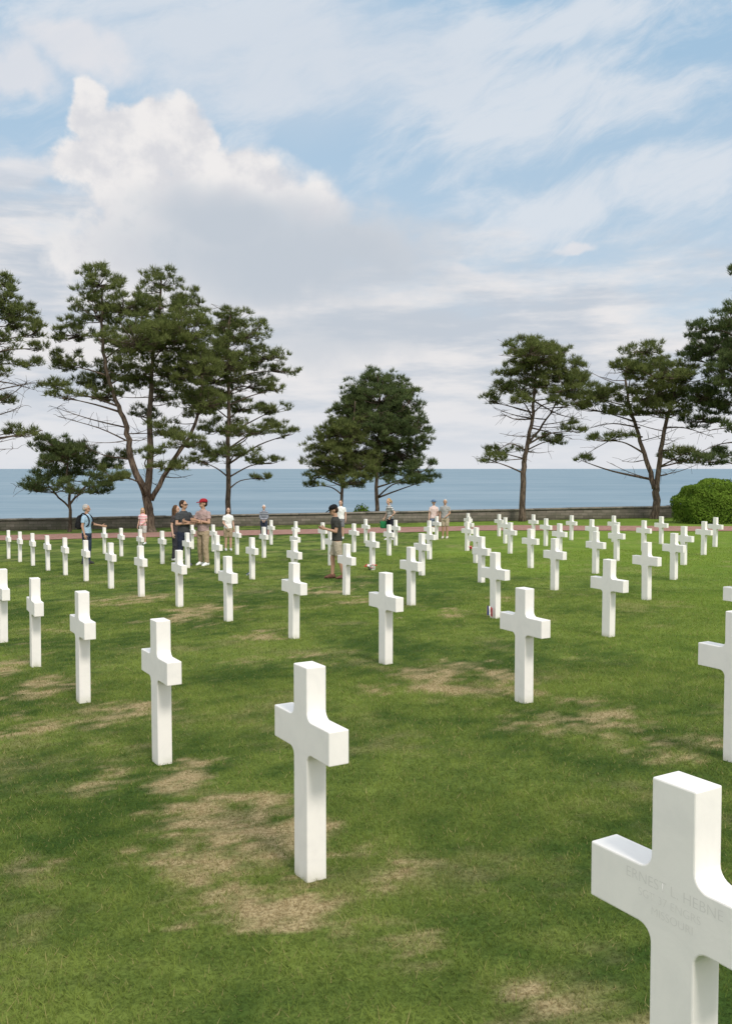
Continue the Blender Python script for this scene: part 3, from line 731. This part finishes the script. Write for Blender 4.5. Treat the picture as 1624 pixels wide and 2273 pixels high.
    if glasses:
        q = Pc()
        for s in (1, -1): q.ell((s*.034, -.086, 1.645), (.027, .008, .018)); q.limb((s*.058, -.08, 1.65), (s*.08, .01, 1.648), .004, .004, sides=6)
        q.limb((-.02, -.09, 1.65), (.02, -.09, 1.65), .004, .004, sides=6); q.xf(Mh); part('sunglasses', q, GLASS)
    return dict(root=root, sc=sc_, wr=WR, sh=SH, B=B, rot=math.radians(rot))
W_ = (.78, .78, .77); GREYH = (.42, .40, .38); BRN = (.05, .03, .02); BLD = (.42, .27, .12); KHA = (.36, .28, .19); NAV = (.025, .03, .05)
p1 = person('person with grey hair, pale blue tee and backpack, one arm stretched out, at left', 194, 1252, 1119, 80, dict(c=(.33, .47, .60)), ('trousers', (.035, .05, .08)), ('short', GREYH), ('point', 'hang'), shoes=(.05, .05, .05), head=(8, 4), skin=1)
person('person with long blonde hair and pink top at far left under the tallest pine', 318, 1208, 1130, -10, dict(c=(.75, .35, .38), stripe=(.8, .6, .6), freq=9.), ('shorts', (.55, .5, .48)), ('long', BLD), ('front', 'hang'), female=True, head=(25, 5))
person('person with long dark hair half hidden behind the folded arms person in grey tee', 393, 1245, 1121, 60, dict(c=(.06, .05, .05)), ('trousers', (.04, .04, .05)), ('long', (.10, .055, .03)), ('hang', 'hang'), female=True, head=(20, 0))
person('person in charcoal tee and sunglasses with folded arms and dark trousers', 409, 1256, 1110, 38, dict(c=(.055, .058, .062)), ('trousers', NAV), ('short', BRN), ('cross', 'cross'), shoes=(.08, .08, .1), head=(35, 0), glasses=True, skin=1, stance=((.12, -.02), (-.12, .03)))
person('person in red cap and red striped tee with folded arms and khaki trousers', 452, 1255, 1107, -28, dict(c=(.50, .43, .40), stripe=(.24, .10, .10), freq=32.), ('trousers', KHA), ('short', BRN), ('cross', 'cross'), cap=('cap', (.30, .02, .03)), shoes=W_, head=(-25, 0), skin=1, stance=((.14, -.06), (-.13, .04)))
person('person in white tee and khaki shorts with long dark hair, right of the red cap', 507, 1222, 1126, 15, dict(c=W_), ('shorts', KHA), ('long', BRN), ('hang', 'front'), female=True, shoes=(.5, .5, .5), head=(10, 0))
person('person with white hair in dark striped top, standing alone before the wall', 586, 1197, 1122, 5, dict(c=(.07, .08, .11), stripe=(.35, .36, .4), freq=14., sleeves='long'), ('trousers', (.04, .05, .08)), ('short', (.72, .71, .70)), ('front', 'front'), female=True)
p7 = person('person in black cap and dark tee looking down at a phone among the crosses', 748, 1284, 1120, -78, dict(c=(.045, .046, .042)), ('shorts', (.40, .35, .27)), ('short', BRN), ('phone', 'phone'), cap=('cap', (.012, .012, .014)), shoes=(.14, .07, .05), head=(-4, 24), skin=1, lean=.08, stance=((.11, .12), (-.1, -.12)))
person('person in white tee standing far behind the black cap person', 756, 1196, 1110, -5, dict(c=W_), ('shorts', (.2, .2, .22)), ('short', (.12, .07, .04)), ('hang', 'hang'), head=(-15, 0))
p9 = person('person in black and white striped tee with tied blonde hair carrying a green bag', 866, 1199, 1106, -62, dict(c=(.70, .70, .69), stripe=(.02, .02, .025), freq=16.), ('trousers', (.02, .022, .03)), ('tail', BLD), ('hip', 'carry'), female=True, lean=.14, head=(15, 6), stance=((.1, .03), (-.12, -.06)))
person('person in blue sun hat and pale pink top beside the grey haired person', 962, 1194, 1109, 10, dict(c=(.70, .55, .52)), ('shorts', (.16, .20, .28)), ('short', (.30, .22, .15)), ('front', 'hang'), cap=('hat', (.12, .19, .30)), female=True)
person('person with grey hair, grey tee and beige shorts right of the sun hat', 987, 1195, 1108, -15, dict(c=(.33, .33, .33)), ('shorts', (.42, .35, .26)), ('short', GREYH), ('front', 'hang'), shoes=(.55, .5, .45), skin=1)

def held(p, local):
    v = Matrix.Rotation(p['rot'], 3, 'Z') @ (Vector(local)*p['sc']); return p['B']+v
BK = cloth((.018, .018, .02))
r = empty('backpack', held(p1, (0, .20, 1.02)), p1['rot']); tag(r, 'black backpack on the back of the person in pale blue tee', 'backpack')
q = Pc(); q.loft([(0, 0, 0, .13, .07), (0, .02, .08, .155, .095), (0, .02, .26, .15, .09), (0, 0, .38, .12, .07), (0, -.02, .42, .06, .04)]); link('bag', q.mesh('bag', .012, 3), BK, r)
q = Pc(); q.loft([(0, .10, .05, .11, .03), (0, .105, .12, .115, .04), (0, .10, .2, .1, .03)]); link('pocket', q.mesh('pocket'), BK, r)
for s in (1, -1):
    mb = MB(); mb.tube(smooth_poly([(s*.09, -.03, .38), (s*.10, -.16, .47), (s*.11, -.33, .33), (s*.13, -.31, .12), (s*.12, -.03, .04)], 4), [.02]*17, 6); link('strap', mb.mesh('strap'), BK, r)
hp = (p7['wr'][1]+p7['wr'][-1])/2+Vector((0, -.11, .03))
r = empty('phone', held(p7, hp), p7['rot']); tag(r, 'dark phone held by the person in black cap', 'phone')
bm = bmesh.new(); bmesh.ops.create_cube(bm, size=1); bmesh.ops.scale(bm, vec=(.075, .15, .009), verts=bm.verts); bmesh.ops.bevel(bm, geom=bm.edges[:], offset=.003, segments=2, affect='EDGES')
bmesh.ops.rotate(bm, cent=(0, 0, 0), matrix=Matrix.Rotation(math.radians(-35), 3, 'X'), verts=bm.verts); me = bpy.data.meshes.new('case'); bm.to_mesh(me); bm.free(); link('case', me, GLASS, r, False)
r = empty('tote_bag', held(p9, p9['wr'][-1]+Vector((0, -.03, -.43))), p9['rot']); tag(r, 'green bag hanging from the hand of the striped tee person', 'bag')
GB = cloth((.02, .16, .06))
q = Pc(); q.loft([(0, 0, 0, .06, .13), (0, 0, .04, .075, .16), (0, 0, .2, .07, .17), (0, 0, .29, .03, .175)]); link('bag', q.mesh('bag', .012, 2), GB, r)
mb = MB(); mb.tube(smooth_poly([(0, -.1, .28), (0, -.05, .36), (0, 0, .385), (0, .05, .36), (0, .1, .28)], 3), [.008]*13, 6); link('handle', mb.mesh('handle'), GB, r)

# ------------------------------------------------------------------ flags and flowers
RED = cloth((.50, .02, .03)); BLU = cloth((.03, .06, .28)); WHT = cloth((.75, .75, .74)); WOOD = simple('flag_stick', (.35, .25, .14)); GRN = simple('stem_green', (.04, .10, .02))
def flag(loc, rz, kind, label, w_=.15, h_=.10, H=.30, tilt=.12):
    r = empty('small_flag', loc, rz); r.rotation_euler[0] = tilt; tag(r, label, 'flag')
    mb = MB(); mb.tube([(0, 0, -.05), (0, 0, H)], [.004, .004], 6); link('stick', mb.mesh('stick'), WOOD, r)
    nx2, nz = 15, 13; V = []; Fc = []; mi = []
    for i in range(nx2+1):
        for j in range(nz+1):
            V.append((.004+w_*i/nx2, .012*math.sin(i*.7+j*.1), H-h_+h_*j/nz-.03*(i/nx2)**2))
    for i in range(nx2):
        for j in range(nz):
            a = i*(nz+1)+j; Fc.append((a, a+nz+1, a+nz+2, a+1))
            mi.append((0, 1, 2)[i*3//nx2] if kind == 'tri' else (0 if i < 6 and j >= 6 else (2 if j % 2 == 0 else 1)))
    me = bpy.data.meshes.new('cloth'); me.from_pydata(V, [], Fc); link('cloth', me, [BLU, WHT, RED], r); me.polygons.foreach_set('material_index', mi)
def gp(px, py): return G(px, py)
flag(gp(1080, 1373), -.25, 'tri', 'small blue white red flag at the foot of a cross, right of centre', .075, .14, .19)
flag(gp(1030, 1222), .3, 'bars', 'tiny red and white striped flag with blue corner beside a distant cross', .18, .13, .4)
def bouquet(loc, label, cols, n=12, sz=.03, wd=.16):
    r = empty('flower_bouquet', loc); tag(r, label, 'flowers')
    st = MB(); R = random.Random(len(label))
    for k in range(n):
        a = R.uniform(0, 6.28); rr = wd*R.uniform(.2, 1); e = Vector((math.cos(a)*rr, math.sin(a)*rr*.6, R.uniform(.05, .13)))
        st.tube([(0, 0, .0), e*.6+Vector((0, 0, .02)), e], [.004, .004, .003], 5)
        q = Pc()
        for j in range(6):
            b = j*1.047; q.ell(e+Vector((math.cos(b)*sz*.7, math.sin(b)*sz*.7, .008)), (sz*.6, sz*.6, sz*.3), nu=8, nv=5)
        q.ell(e+Vector((0, 0, .015)), (sz*.4,)*3, nu=8, nv=5)
        link('flower', q.mesh('flower'), cols[k % len(cols)], r)
    link('stems', st.mesh('stems'), GRN, r)
PNK = cloth((.6, .25, .28))
bouquet(gp(820, 1266), 'small red and white bouquet lying on grass by a cross at centre', [RED, WHT, PNK])
bouquet(gp(1043, 1222), 'red flowers at the foot of a distant cross, right of centre', [RED, RED, PNK], 10, .035, .14)
bouquet(gp(557, 1284), 'small blue flowers at the foot of a cross, left of centre', [BLU, WHT], 8, .025, .08)
print('DONE')
